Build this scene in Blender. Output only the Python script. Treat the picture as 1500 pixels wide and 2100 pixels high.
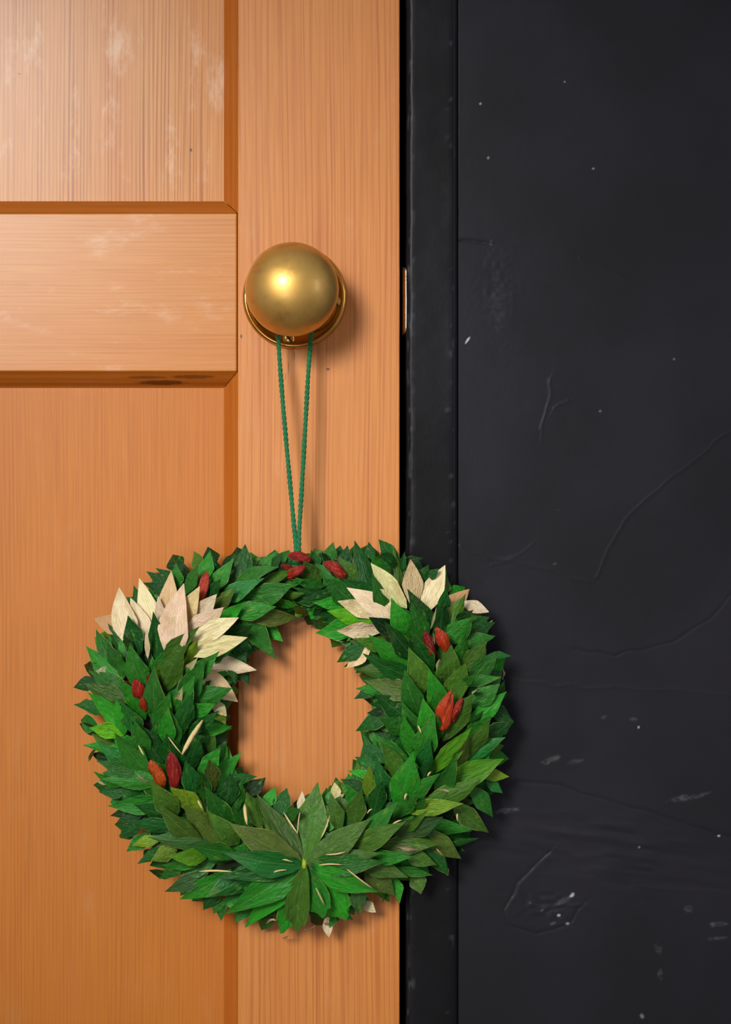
import bpy, bmesh, math, random
import numpy as np
from mathutils import Vector, Matrix

for o in list(bpy.data.objects):
    bpy.data.objects.remove(o, do_unlink=True)
S = bpy.context.scene
COL = S.collection

# ------------------------------------------------------------------ camera
PX = 0.000343          # metres on the door face for one photo pixel (door stile = 114 mm)
DIST = 1.35            # camera to door face
ZC = 0.85              # camera height
cam = bpy.data.cameras.new('camera'); camo = bpy.data.objects.new('camera', cam); COL.objects.link(camo)
camo.location = (0, -DIST, ZC); camo.rotation_euler = (math.radians(90), 0, 0)
cam.sensor_fit = 'VERTICAL'; cam.sensor_height = 36; cam.lens = 36 * DIST / (2100 * PX)
cam.clip_start = 0.01
S.camera = camo

# ------------------------------------------------------------------ light
W = bpy.data.worlds.new('world'); S.world = W; W.use_nodes = True
W.node_tree.nodes['Background'].inputs[0].default_value = (0.96, 0.97, 1.0, 1)
W.node_tree.nodes['Background'].inputs[1].default_value = 0.24

def area(name, loc, target, sx, sy, power, color=(1, 1, 1), spread=180):
    l = bpy.data.lights.new(name, 'AREA'); l.shape = 'RECTANGLE'; l.size = sx; l.size_y = sy
    l.energy = power; l.color = color; l.spread = math.radians(spread)
    o = bpy.data.objects.new(name, l); COL.objects.link(o); o.location = loc
    o.rotation_euler = (Vector(target) - Vector(loc)).to_track_quat('-Z', 'Y').to_euler()
    return o
area('window_daylight', (-0.76, -2.05, ZC + 0.66), (-0.03, 0, ZC - 0.06), 0.55, 0.65, 2.08, (1.0, 0.975, 0.93), 33)
area('low_fill_light', (-0.5, -2.1, ZC - 0.36), (-0.05, 0, ZC), 0.6, 0.5, 3.2, (1.0, 0.97, 0.92))  # added fill from low left to lift the knob's lower half and the wood
area('side_window_daylight', (2.3, -1.5, ZC + 0.5), (0, 0, ZC), 0.3, 1.0, 5, (0.95, 0.97, 1.0))

vs = S.view_settings
vs.view_transform = 'Standard'; vs.look = 'None'; vs.gamma = 1; vs.exposure = 0.0
vs.use_curve_mapping = False

# ------------------------------------------------------------------ helpers
def P(px, py, d=0.0):
    """photo pixel -> world point lying d metres in front of the door face"""
    k = (DIST - d) / DIST
    return Vector(((px - 750) * PX * k, -d, ZC + (1050 - py) * PX * k))

def lin(c, a=1.0):
    f = lambda v: (v / 255 / 12.92) if v / 255 <= 0.04045 else ((v / 255 + 0.055) / 1.055) ** 2.4
    return (f(c[0]), f(c[1]), f(c[2]), a)

def mesh_obj(name, verts, faces, mat=None, parent=None, smooth=True, uvs=None):
    me = bpy.data.meshes.new(name); me.from_pydata([tuple(v) for v in verts], [], faces)
    if uvs is not None:
        ul = me.uv_layers.new(name='UVMap')
        for lp in me.loops:
            ul.data[lp.index].uv = uvs[lp.vertex_index]
    if smooth:
        me.polygons.foreach_set('use_smooth', [True] * len(me.polygons))
    if mat: me.materials.append(mat)
    me.update()
    o = bpy.data.objects.new(name, me); COL.objects.link(o)
    if parent: o.parent = parent
    return o

def bm_obj(name, bm, mat, parent=None, smooth=False):
    me = bpy.data.meshes.new(name); bmesh.ops.recalc_face_normals(bm, faces=bm.faces[:]); bm.to_mesh(me); bm.free()
    if smooth: me.polygons.foreach_set('use_smooth', [True] * len(me.polygons))
    me.materials.append(mat)
    o = bpy.data.objects.new(name, me); COL.objects.link(o)
    if parent: o.parent = parent
    return o

def box(name, x0, x1, y0, y1, z0, z1, mat, parent=None, bevel=0.0, seg=2):
    bm = bmesh.new(); bmesh.ops.create_cube(bm, size=1)
    for v in bm.verts:
        v.co = Vector((x0 if v.co.x < 0 else x1, y0 if v.co.y < 0 else y1, z0 if v.co.z < 0 else z1))
    if bevel: bmesh.ops.bevel(bm, geom=bm.edges[:], offset=bevel, segments=seg, affect='EDGES', profile=0.5)
    o = bm_obj(name, bm, mat, parent, smooth=False)
    return o

def empty(name, loc=(0, 0, 0)):
    o = bpy.data.objects.new(name, None); COL.objects.link(o); o.location = loc; o.empty_display_size = 0.05
    return o

def lathe_y(name, prof, centre, mat, parent=None, n=96):
    """prof: (radius, distance towards the viewer) turned about an axis through centre along -Y"""
    v, f = [], []
    for r, d in prof:
        for i in range(n):
            a = 2 * math.pi * i / n
            v.append((centre.x + r * math.cos(a), centre.y - d, centre.z + r * math.sin(a)))
    for j in range(len(prof) - 1):
        for i in range(n):
            k = (i + 1) % n
            f.append((j * n + i, (j + 1) * n + i, (j + 1) * n + k, j * n + k))
    o = mesh_obj(name, v, f, mat, parent)
    bm = bmesh.new(); bm.from_mesh(o.data); bmesh.ops.remove_doubles(bm, verts=bm.verts[:], dist=1e-6)
    bmesh.ops.recalc_face_normals(bm, faces=bm.faces[:]); bm.to_mesh(o.data); bm.free()
    return o

class NT:
    def __init__(self, name):
        self.m = bpy.data.materials.new(name); self.m.use_nodes = True
        self.t = self.m.node_tree; self.b = self.t.nodes['Principled BSDF']
    def n(self, typ, **kw):
        nd = self.t.nodes.new(typ)
        for k, v in kw.items(): setattr(nd, k, v)
        return nd
    def set(self, sock, v):
        if v is None: return
        if hasattr(v, 'is_linked') or isinstance(v, bpy.types.NodeSocket): self.t.links.new(v, sock)
        else: sock.default_value = v
    def math(self, op, a, b=None, c=None, clamp=False):
        nd = self.n('ShaderNodeMath', operation=op, use_clamp=clamp)
        for s, v in zip(nd.inputs, (a, b, c)): self.set(s, v)
        return nd.outputs[0]
    def mix(self, f, a, b, blend='MIX'):
        nd = self.n('ShaderNodeMix', data_type='RGBA', blend_type=blend)
        self.set(nd.inputs[0], f); self.set(nd.inputs[6], a); self.set(nd.inputs[7], b)
        return nd.outputs[2]
    def noise(self, vec, scale, detail=2, rough=0.5, dist=0.0):
        nd = self.n('ShaderNodeTexNoise'); self.set(nd.inputs['Vector'], vec)
        nd.inputs['Scale'].default_value = scale; nd.inputs['Detail'].default_value = detail
        nd.inputs['Roughness'].default_value = rough; nd.inputs['Distortion'].default_value = dist
        return nd.outputs[0]
    def ramp(self, f, stops, interp='LINEAR'):
        nd = self.n('ShaderNodeValToRGB'); cr = nd.color_ramp; cr.interpolation = interp
        while len(cr.elements) < len(stops): cr.elements.new(0.5)
        for e, (p, c) in zip(cr.elements, stops):
            e.position = p; e.color = c if len(c) == 4 else (*c, 1)
        self.set(nd.inputs[0], f); return nd.outputs[0]
    def sstep(self, f, lo, hi):
        nd = self.n('ShaderNodeMapRange', interpolation_type='SMOOTHSTEP')
        self.set(nd.inputs[0], f); nd.inputs[1].default_value = lo; nd.inputs[2].default_value = hi
        return nd.outputs[0]
    def mapping(self, vec, scale=(1, 1, 1), loc=(0, 0, 0)):
        nd = self.n('ShaderNodeMapping'); self.set(nd.inputs[0], vec)
        nd.inputs['Scale'].default_value = scale; nd.inputs['Location'].default_value = loc
        return nd.outputs[0]
    def comb(self, x, y, z):
        nd = self.n('ShaderNodeCombineXYZ')
        for s, v in zip(nd.inputs, (x, y, z)): self.set(s, v)
        return nd.outputs[0]
    def bump(self, h, strength, dist):
        nd = self.n('ShaderNodeBump'); self.set(nd.inputs['Height'], h)
        nd.inputs['Strength'].default_value = strength; nd.inputs['Distance'].default_value = dist
        self.t.links.new(nd.outputs[0], self.b.inputs['Normal'])
    def inp(self, name, v): self.set(self.b.inputs[name], v)

# ------------------------------------------------------------------ materials
def wood(name, horizontal=False, period=0.0030, light=(222, 152, 98), dark=(186, 112, 60), grain=0.55, haze=0.25,
         marks=(), seed=0.0, coat=0.5, coat_rough=0.33, bump=0.25, spec=0.15):
    """straight-grained varnished fir; object coordinates are world metres. marks: (x, z, rx, rz, strength) dark flaws"""
    T = NT(name)
    co = T.n('ShaderNodeTexCoord').outputs['Object']
    sx = T.n('ShaderNodeSeparateXYZ'); T.set(sx.inputs[0], co)
    x, z = sx.outputs[0], sx.outputs[2]
    if horizontal: across, along = z, x
    else: across, along = x, z
    vec = T.comb(T.math('ADD', across, seed), 0.0, along)
    # slow sideways drift of the rings along the board
    drift = T.noise(T.mapping(vec, (3, 1, 1.6)), 1.0, 1)
    ac = T.math('ADD', T.math('ADD', across, seed), T.math('MULTIPLY', T.math('SUBTRACT', drift, 0.5), 0.012))
    wob = T.noise(T.comb(ac, 0.0, T.math('MULTIPLY', along, 0.016)), 130, 2)
    ph = T.math('ADD', T.math('DIVIDE', ac, period), T.math('MULTIPLY', wob, 3.0))
    ring = T.math('ADD', T.math('MULTIPLY', T.math('SINE', T.math('MULTIPLY', ph, 6.2832)), 0.5), 0.5)
    ring = T.math('POWER', ring, 2.6)
    amp = T.sstep(T.noise(T.comb(ac, 0.0, T.math('MULTIPLY', along, 0.06)), 70, 2), 0.3, 0.7)
    ring = T.math('MULTIPLY', ring, T.math('ADD', T.math('MULTIPLY', amp, 0.9), 0.1))
    fibre = T.noise(T.comb(T.math('MULTIPLY', ac, 900), 0.0, T.math('MULTIPLY', along, 14)), 1.0, 3, 0.6)
    broad = T.noise(T.comb(T.math('MULTIPLY', ac, 34), 0.0, T.math('MULTIPLY', along, 2.4)), 1.0, 2)
    cL, cD = lin(light), lin(dark)
    base = T.mix(T.math('MULTIPLY', ring, grain), cL, cD)
    base = T.mix(T.math('MULTIPLY', T.sstep(fibre, 0.35, 0.75), 0.38), base, T.mix(0.5, cD, lin((150, 84, 40))))
    base = T.mix(T.math('MULTIPLY', T.sstep(broad, 0.38, 0.72), 0.34), base, lin((198, 114, 40)))
    # old worn wax: pale scuffs of their own shape
    hz = T.noise(T.comb(T.math('MULTIPLY', across, 42), 0.0, T.math('MULTIPLY', along, 15)), 1.0, 6, 0.7, 0.0)
    scuff = T.math('MULTIPLY', T.sstep(hz, 0.53, 0.74), haze)
    base = T.mix(scuff, base, lin((232, 196, 166)))
    tot = None
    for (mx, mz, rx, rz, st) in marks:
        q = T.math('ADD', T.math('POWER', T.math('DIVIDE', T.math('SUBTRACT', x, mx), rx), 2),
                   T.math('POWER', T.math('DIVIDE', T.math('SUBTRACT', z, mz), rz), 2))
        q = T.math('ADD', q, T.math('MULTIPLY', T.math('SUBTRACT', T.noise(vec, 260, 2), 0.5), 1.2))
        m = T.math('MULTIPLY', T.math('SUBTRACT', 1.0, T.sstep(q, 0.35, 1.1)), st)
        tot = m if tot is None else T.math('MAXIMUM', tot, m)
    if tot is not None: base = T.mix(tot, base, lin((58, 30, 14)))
    T.inp('Base Color', base)
    T.inp('Roughness', T.math('ADD', T.math('MULTIPLY', fibre, 0.15), 0.45))
    T.inp('Coat Weight', coat); T.inp('Coat Roughness', coat_rough); T.inp('Specular IOR Level', spec)
    hgt = T.math('ADD', T.math('MULTIPLY', ring, 0.6), T.math('MULTIPLY', fibre, 0.4))
    T.bump(T.math('SUBTRACT', 1.0, hgt), bump, 0.0004)
    return T.m

def px2m(px, py): return (px - 750) * PX, ZC + (1050 - py) * PX
def mark(px, py, rx, ry, st=0.8):
    a, b = px2m(px, py); return (a, b, rx * PX, ry * PX, st)

M = {}
M['stile'] = wood('fir_stile', period=0.0042, light=(214, 136, 60), dark=(172, 84, 26), grain=0.66, haze=0.10, seed=0.31, bump=0.08, coat=0.3, spec=0.4,
                  marks=[mark(495, 690, 2.5, 5), mark(673, 757, 4, 3), mark(604, 730, 1.2, 12, .55), mark(592, 752, 1.2, 13, .5), mark(586, 772, 1.2, 9, .5)])
M['rail'] = wood('fir_rail', horizontal=True, period=0.0030, light=(212, 140, 68), dark=(182, 102, 38), grain=0.36, haze=0.40, seed=1.7, bump=0.14, coat=0.6, coat_rough=0.25, spec=0.25)
M['panel'] = wood('fir_panel', period=0.0029, light=(218, 150, 84), dark=(152, 80, 32), grain=0.9, haze=0.6, seed=2.9, bump=0.22, coat=0.5, coat_rough=0.24,
                  marks=[mark(388, 300, 3, 4, .85), mark(32, 142, 5, 2, .4)])
M['panel_low'] = wood('fir_lower_panel', period=0.0027, light=(200, 118, 30), dark=(158, 78, 16), grain=0.36, haze=0.06, seed=4.4, bump=0.08, coat=0.25, spec=0.25)
M['mould_v'] = wood('fir_moulding_upright', period=0.0045, light=(190, 106, 36), dark=(156, 78, 20), grain=0.4, haze=0.05, seed=6.2, bump=0.1, coat=0.2)
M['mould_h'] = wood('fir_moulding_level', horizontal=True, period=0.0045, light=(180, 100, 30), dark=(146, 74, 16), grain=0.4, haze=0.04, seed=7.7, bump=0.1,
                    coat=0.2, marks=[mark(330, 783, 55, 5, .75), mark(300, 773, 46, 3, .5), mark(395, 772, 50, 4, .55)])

def paint(name, rough, use_wear=True, col=(31, 31, 34)):
    T = NT(name)
    co = T.n('ShaderNodeTexCoord').outputs['Object']
    n1 = T.noise(co, 9, 4); n2 = T.noise(co, 420, 3)
    base = T.mix(T.sstep(n1, 0.35, 0.7), lin(col), lin((col[0] + 5, col[1] + 4, col[2] + 7)))
    if use_wear:
        at = T.n('ShaderNodeAttribute'); at.attribute_name = 'wear'
        base = T.mix(at.outputs['Fac'], base, lin((196, 198, 206)))
    T.inp('Base Color', base)
    T.inp('Roughness', T.math('ADD', T.math('MULTIPLY', n1, 0.2), rough))
    T.inp('Specular IOR Level', 0.12)
    T.bump(T.math('ADD', n2, T.math('MULTIPLY', T.noise(co, 90, 2), 1.5)), 0.12, 0.0005)
    return T.m
M['wall'] = paint('charcoal_wall_paint', 0.24, col=(35, 35, 39))
M['trim'] = paint('charcoal_gloss_trim', 0.24, col=(22, 22, 24))
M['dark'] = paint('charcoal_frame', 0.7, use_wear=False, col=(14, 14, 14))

def brass(name, rough, tarnish):
    T = NT(name); co = T.n('ShaderNodeTexCoord').outputs['Object']
    n1 = T.noise(co, 60, 4, 0.6); n2 = T.noise(co, 240, 3)
    base = T.mix(T.math('MULTIPLY', T.sstep(n1, 0.45, 0.75), tarnish), lin((220, 174, 92)), lin((164, 122, 60)))
    T.inp('Base Color', base); T.inp('Metallic', 1.0 if rough < 0.3 else 0.85)
    if rough > 0.3: T.inp('Coat Weight', 0.5); T.inp('Coat Roughness', 0.2)
    T.inp('Roughness', T.math('ADD', rough, T.math('MULTIPLY', T.math('SUBTRACT', n2, 0.5), 0.1)))
    T.bump(n2, 0.05, 0.0003)
    return T.m
M['brass'] = brass('satin_brass', 0.47, 0.6)
M['brass_bright'] = brass('polished_brass', 0.17, 0.35)
M['strike'] = brass('pale_worn_brass', 0.22, 0.1); M['strike'].node_tree.nodes['Principled BSDF'].inputs['Base Color'].links and M['strike'].node_tree.links.remove(M['strike'].node_tree.nodes['Principled BSDF'].inputs['Base Color'].links[0]); M['strike'].node_tree.nodes['Principled BSDF'].inputs['Base Color'].default_value = lin((244, 230, 196))
M['slot'] = NT('screw_slot_dark').m; M['slot'].node_tree.nodes['Principled BSDF'].inputs['Base Color'].default_value = lin((26, 18, 8))

def leaf_mat(name, straw=False, attr=False):
    T = NT(name)
    tc = T.n('ShaderNodeTexCoord'); uv = T.n('ShaderNodeSeparateXYZ'); T.set(uv.inputs[0], tc.outputs['UV'])
    u, v = uv.outputs[0], uv.outputs[1]
    oi = T.n('ShaderNodeObjectInfo')
    if attr:
        a = T.n('ShaderNodeAttribute'); a.attribute_name = 'tint'; tint = a.outputs['Color']; rnd = a.outputs['Fac']
        vec = T.n('ShaderNodeNewGeometry').outputs['Position']; vs_ = T.mapping(vec, (28, 28, 28))
    else:
        tint = oi.outputs['Color']; rnd = oi.outputs['Random']
        off = T.comb(T.math('MULTIPLY', rnd, 37.0), T.math('MULTIPLY', rnd, 91.0), 0.0)
        va = T.n('ShaderNodeVectorMath', operation='ADD'); T.set(va.inputs[0], tc.outputs['Object']); T.set(va.inputs[1], off); vs_ = va.outputs[0]
    blot = T.noise(vs_, 2.6, 4, 0.6); blot2 = T.noise(vs_, 6.0, 3, 0.55, 0.5)
    cu = T.math('ABSOLUTE', T.math('SUBTRACT', u, 0.5))
    warp = T.math('ADD', T.math('MULTIPLY', blot2, 0.10), u)
    vein = T.math('POWER', T.math('ADD', T.math('MULTIPLY', T.math('SINE', T.math('MULTIPLY', warp, 6.2832 * (9 if straw else 7))), 0.5), 0.5), 3.0)
    rib = T.math('SUBTRACT', 1.0, T.sstep(cu, 0.0, 0.03))
    if straw:
        c = T.mix(T.math('MULTIPLY', T.sstep(blot, 0.42, 0.68), 0.45), tint, lin((176, 140, 88)))
        c = T.mix(T.math('MULTIPLY', T.sstep(blot2, 0.56, 0.72), 0.4), c, lin((170, 178, 84)))
        c = T.mix(T.math('MULTIPLY', vein, 0.3), c, lin((186, 150, 100)))
        edge = T.math('MULTIPLY', T.sstep(cu, 0.45, 0.5), 0.25)
        c = T.mix(edge, c, lin((150, 112, 62)))
        T.inp('Roughness', 0.6); T.inp('Specular IOR Level', 0.3)
    else:
        hs = T.n('ShaderNodeHueSaturation'); T.set(hs.inputs['Color'], tint)
        T.set(hs.inputs['Hue'], T.math('ADD', 0.485, T.math('MULTIPLY', blot, 0.03))); 
        T.set(hs.inputs['Value'], T.math('ADD', 0.6, T.math('MULTIPLY', blot2, 0.85)))
        c = hs.outputs[0]
        c = T.mix(T.math('MULTIPLY', T.sstep(blot, 0.56, 0.74), 0.38), c, lin((84, 88, 40)))
        c = T.mix(T.math('MULTIPLY', T.sstep(T.noise(vs_, 3.7, 2), 0.62, 0.75), 0.5), c, lin((104, 150, 44)))
        c = T.mix(T.math('MULTIPLY', vein, 0.12), c, lin((14, 52, 22)))
        c = T.mix(T.math('MULTIPLY', rib, 0.35), c, lin((98, 150, 78)))
        ed = T.math('MULTIPLY', T.sstep(cu, 0.47, 0.497), T.sstep(T.noise(vs_, 1.6, 2), 0.52, 0.62))
        c = T.mix(T.math('MULTIPLY', ed, 0.85), c, lin((176, 180, 104)))
        T.inp('Roughness', T.math('ADD', 0.36, T.math('MULTIPLY', blot, 0.2))); T.inp('Specular IOR Level', 0.26)
    T.inp('Base Color', c)
    h = T.math('ADD', T.math('MULTIPLY', vein, -0.16), T.math('ADD', T.math('MULTIPLY', rib, -0.6), T.math('MULTIPLY', blot2, 3.4)))
    T.bump(h, 0.46, 0.0012)
    return T.m
M['leaf'] = leaf_mat('dried_green_leaf')
M['under'] = leaf_mat('dried_green_leaf_underlayer', attr=True)
M['straw'] = leaf_mat('bleached_straw_leaf', straw=True)

def red_mat():
    T = NT('dried_red_pod'); tc = T.n('ShaderNodeTexCoord'); oi = T.n('ShaderNodeObjectInfo')
    co = tc.outputs['Object']
    n1 = T.noise(T.mapping(co, (2.2, 2.2, 1.0)), 3.0, 3); n2 = T.noise(T.mapping(co, (9, 9, 1.2)), 1.0, 3, 0.6)
    c = T.mix(T.math('MULTIPLY', T.sstep(n1, 0.48, 0.7), 0.6), oi.outputs['Color'], lin((206, 92, 28)))
    c = T.mix(T.math('MULTIPLY', T.sstep(n2, 0.52, 0.75), 0.6), c, lin((84, 12, 16)))
    T.inp('Base Color', c); T.inp('Roughness', 0.34); T.inp('Specular IOR Level', 0.5)
    T.bump(n2, 0.9, 0.0025); return T.m
M['red'] = red_mat()
def plain(name, col, rough=0.7, bumpscale=None):
    T = NT(name); co = T.n('ShaderNodeTexCoord').outputs['Object']
    n = T.noise(co, bumpscale or 300, 3)
    T.inp('Base Color', T.mix(n, lin([c * 0.8 for c in col]), lin([min(255, c * 1.15) for c in col])))
    T.inp('Roughness', rough); T.bump(n, 0.3, 0.0005); return T.m
M['twine'] = plain('green_jute_twine', (22, 112, 66), 0.75, 900)
M['core'] = plain('wreath_base_straw', (40, 44, 22), 0.9, 200)
M['stalk'] = plain('pale_dry_stalk', (214, 190, 132), 0.6, 400)
M['tie'] = plain('yellow_green_tie', (158, 178, 40), 0.5, 400)
M['floor'] = plain('pale_floor', (186, 176, 164), 0.5, 20)

# ------------------------------------------------------------------ structure: door
def struct(o, label=None, cat=None):
    o['kind'] = 'structure'
    if label: o['label'] = label
    if cat: o['category'] = cat
    return o

XL, XR = -0.79, (820 - 750) * PX            # door leaf edges
Z0, Z1 = 0.012, 2.03
zr1, zr0 = P(0, 437).z, P(0, 762).z         # lock rail
xs = P(487.5, 0).x                          # inner edge of the knob-side stile
TH = 0.042; REC = 0.014; MW = 31 * PX       # thickness, panel recess, moulding width
gap = 0.0005
door = struct(empty('door_1', ((XL + XR) / 2, 0, Z0)), 'varnished fir panel door with round brass knob', 'door')
def D(o):
    o.parent = door; o.matrix_parent_inverse = Matrix.Translation(-door.location); return o
D(box('stile', xs, XR, 0, TH, Z0, Z1, M['stile'], bevel=0.0009))
xl = XL + 0.114
D(box('stile', XL, xl, 0, TH, Z0, Z1, M['stile'], bevel=0.0009))
rails = [(Z0, Z0 + 0.2), (zr0, zr1), (Z1 - 0.114, Z1)]
for a, b in rails:
    D(box('rail', xl + gap, xs - gap, 0, TH, a, b, M['rail'], bevel=0.0011))
prof = [(0.0, 0.0004), (0.0010, 0.0016), (0.0040, 0.0048), (0.0072, 0.0088), (0.0092, 0.0124), (0.0104, 0.0137), (MW, REC)]
def moulding(x0, x1, z0, z1):
    """four mitred moulding strips around a panel opening"""
    c = [(x0, z0), (x1, z0), (x1, z1), (x0, z1)]
    inw = [(1, 1), (-1, 1), (-1, -1), (1, -1)]
    for k in range(4):
        a, b = k, (k + 1) % 4
        v, f = [], []
        for (w, d) in prof:
            for q in (a, b):
                # 0.15 mm open mitre
                v.append((c[q][0] + inw[q][0] * w, d, c[q][1] + inw[q][1] * w))
        along = Vector((v[1][0] - v[0][0], 0, v[1][2] - v[0][2])).normalized() * 0.0003
        for i in range(0, len(v), 2):
            v[i] = tuple(Vector(v[i]) + along); v[i + 1] = tuple(Vector(v[i + 1]) - along)
        n = len(prof)
        # back of the strip
        for (w, d) in ((MW, REC + 0.002), (0.0, REC + 0.002)):
            for q, s_ in ((a, 1), (b, -1)):
                p = Vector((c[q][0] + inw[q][0] * w, d, c[q][1] + inw[q][1] * w)) + along * s_
                v.append(tuple(p))
        for i in range(n + 1): f.append((2 * i, 2 * i + 1, 2 * i + 3, 2 * i + 2))
        f.append((2 * n + 2, 2 * n + 3, 1, 0))
        f.append(tuple(range(0, 2 * n + 4, 2))); f.append(tuple(range(1, 2 * n + 4, 2)))
        o = mesh_obj('moulding', v, f, M['mould_h'] if k in (0, 2) else M['mould_v'], smooth=False)
        bm = bmesh.new(); bm.from_mesh(o.data); bmesh.ops.recalc_face_normals(bm, faces=bm.faces[:]); bm.to_mesh(o.data); bm.free()
        D(o)
for (za, zb, mt) in ((rails[0][1], zr0, 'panel_low'), (zr1, rails[2][0], 'panel')):
    D(box('panel', xl - 0.004, xs + 0.004, REC, REC + 0.012, za - 0.004, zb + 0.004, M[mt]))
    moulding(xl, xs, za, zb)

# ------------------------------------------------------------------ structure: trim, walls, floor
def noise1(n, cell, seed):
    r = np.random.RandomState(seed); k = int(n / cell) + 3; g = r.rand(k)
    t = np.arange(n) / cell; i = t.astype(int); f = t - i; f = f * f * (3 - 2 * f)
    return g[i] * (1 - f) + g[i + 1] * f - 0.5
def noise2(xx, yy, cx, cy, seed):
    r = np.random.RandomState(seed); gx = xx / cx; gy = yy / cy
    i = np.floor(gx).astype(int); j = np.floor(gy).astype(int); fx = gx - i; fy = gy - j
    i -= i.min(); j -= j.min(); g = r.rand(i.max() + 2, j.max() + 2)
    fx = fx * fx * (3 - 2 * fx); fy = fy * fy * (3 - 2 * fy)
    return (g[i, j] * (1 - fx) + g[i + 1, j] * fx) * (1 - fy) + (g[i, j + 1] * (1 - fx) + g[i + 1, j + 1] * fx) * fy - 0.5

def grid_mesh(name, V, nr, nc, mat, wear=None):
    """V: (nr*nc,3) array -> quad grid"""
    me = bpy.data.meshes.new(name)
    idx = np.arange(nr * nc).reshape(nr, nc)
    q = np.stack([idx[:-1, :-1], idx[:-1, 1:], idx[1:, 1:], idx[1:, :-1]], -1).reshape(-1, 4)
    me.vertices.add(nr * nc); me.vertices.foreach_set('co', V.astype(np.float32).ravel())
    me.loops.add(q.size); me.loops.foreach_set('vertex_index', q.astype(np.int32).ravel())
    me.polygons.add(len(q)); me.polygons.foreach_set('loop_start', np.arange(0, q.size, 4, dtype=np.int32))
    me.polygons.foreach_set('use_smooth', np.ones(len(q), bool))
    me.update(calc_edges=True)
    if wear is not None:
        a = me.attributes.new('wear', 'FLOAT', 'POINT'); a.data.foreach_set('value', wear.astype(np.float32).ravel())
    me.materials.append(mat)
    o = bpy.data.objects.new(name, me); COL.objects.link(o); return o

# casing beside the door: rounded, much repainted strip
cx0, cx1 = P(833, 0).x, P(939, 0).x
CF = -0.004
rad = 0.0045
pr = [(cx0, 0.045)]
pr.append((cx0, 0.02))
for i in range(7):
    a = math.pi / 2 * i / 6; pr.append((cx0 + rad * (1 - math.cos(a)), CF + rad * (1 - math.sin(a))))
for i in range(1, 10): pr.append((cx0 + rad + (cx1 - cx0 - 2 * rad) * i / 10, CF))
for i in range(7):
    a = math.pi / 2 * i / 6; pr.append((cx1 - rad * (1 - math.sin(a)), CF + rad * (1 - math.cos(a))))
pr += [(cx1, 0.02), (cx1, 0.045)]
zz = np.concatenate([np.linspace(0, 0.47, 20), np.arange(0.475, 1.225, 0.0011), np.linspace(1.23, 2.13, 30)])
nr, nc = len(zz), len(pr)
V = np.zeros((nr, nc, 3)); pa = np.array(pr)
V[:, :, 0] = pa[None, :, 0]; V[:, :, 1] = pa[None, :, 1]; V[:, :, 2] = zz[:, None]
ii = np.arange(nr)[:, None] + 0 * np.arange(nc)[None, :]; jj = np.arange(nc)[None, :] * 1.0 + 0 * ii
lump = noise2(ii * 1.0, jj * 1.0, 40, 5, 5) * 0.0004 + noise2(ii * 1.0, jj * 1.0, 7, 3, 6) * 0.00012
V[:, :, 1] += lump
edge_n = noise1(nr, 7, 8) * 0.0007 + noise1(nr, 26, 9) * 0.0009
V[:, 2:9, 0] += edge_n[:, None] * 0.8
wear = np.zeros((nr, nc))
wn = noise2(ii * 1.0, jj * 1.0, 6, 1.2, 11) + 0.5
wear[:, 5:9] = np.clip(wn[:, 5:9] - 0.72, 0, 1) * 0.3
wear[:, 17:21] = np.clip(wn[:, 17:21] - 0.84, 0, 1) * 0.35
trim = struct(grid_mesh('trim_1', V.reshape(-1, 3), nr, nc, M['trim'], wear), 'charcoal painted door casing strip with rounded edges', 'trim')
# jamb and stop in the shadow gap
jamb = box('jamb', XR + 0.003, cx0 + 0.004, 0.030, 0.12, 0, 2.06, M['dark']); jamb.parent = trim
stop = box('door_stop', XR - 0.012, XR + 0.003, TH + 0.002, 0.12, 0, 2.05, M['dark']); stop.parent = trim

# strike plate lip in the gap beside the knob
def strike():
    v, f = [], []
    z_a, z_b = P(0, 686).z, P(0, 545).z
    n = 40
    for i in range(n + 1):
        t = i / n; z = z_a + (z_b - z_a) * t
        e = min(t, 1 - t) * (z_b - z_a)             # distance from the end -> rounded ends
        r = 0.0032; w = 1.0 if e > r else math.sqrt(max(0.02, 1 - ((r - e) / r) ** 2))
        for k in range(9):
            a = k / 8
            x = cx0 - 0.0026 + 0.0034 * a * w
            y = 0.007 - 0.0075 * math.sin(a * math.pi * 0.62) * w
            v.append((x, y, z))
    for i in range(n):
        for k in range(8):
            f.append((i * 9 + k, i * 9 + k + 1, (i + 1) * 9 + k + 1, (i + 1) * 9 + k))
    o = mesh_obj('strike_plate', v, f, M['strike'], trim)
    m = o.modifiers.new('thick', 'SOLIDIFY'); m.thickness = 0.0008
    o['label'] = 'brass strike plate lip'
strike()

# plastered, charcoal painted wall with cracks, ripples and chips
fx = np.arange(940, 1570, 2.0); fx = np.concatenate([[930], fx, np.linspace(1600, 5200, 14)])
fz = np.arange(-60, 2160, 2.0); fz = np.concatenate([np.linspace(-4200, -100, 14), fz, np.linspace(2200, (ZC) / PX + 1050, 10)])
gx, gz = np.meshgrid(fx, fz)
H = noise2(gx, gz, 210, 260, 21) * 0.9 + noise2(gx, gz, 70, 110, 22) * 0.30 + noise2(gx, gz, 22, 26, 23) * 0.07 + noise2(gx, gz, 7, 7, 24) * 0.03
def seg_dist(x, y, pts):
    best = np.full(x.shape, 1e9); side = np.zeros(x.shape)
    for (a, b), (c, d) in zip(pts[:-1], pts[1:]):
        dx, dy = c - a, d - b; L = dx * dx + dy * dy
        t = np.clip(((x - a) * dx + (y - b) * dy) / L, 0, 1)
        q = np.hypot(x - a - t * dx, y - b - t * dy); cr = np.sign(dx * (y - b) - dy * (x - a))
        m = q < best; best = np.where(m, q, best); side = np.where(m, cr, side)
    return best, side
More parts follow.
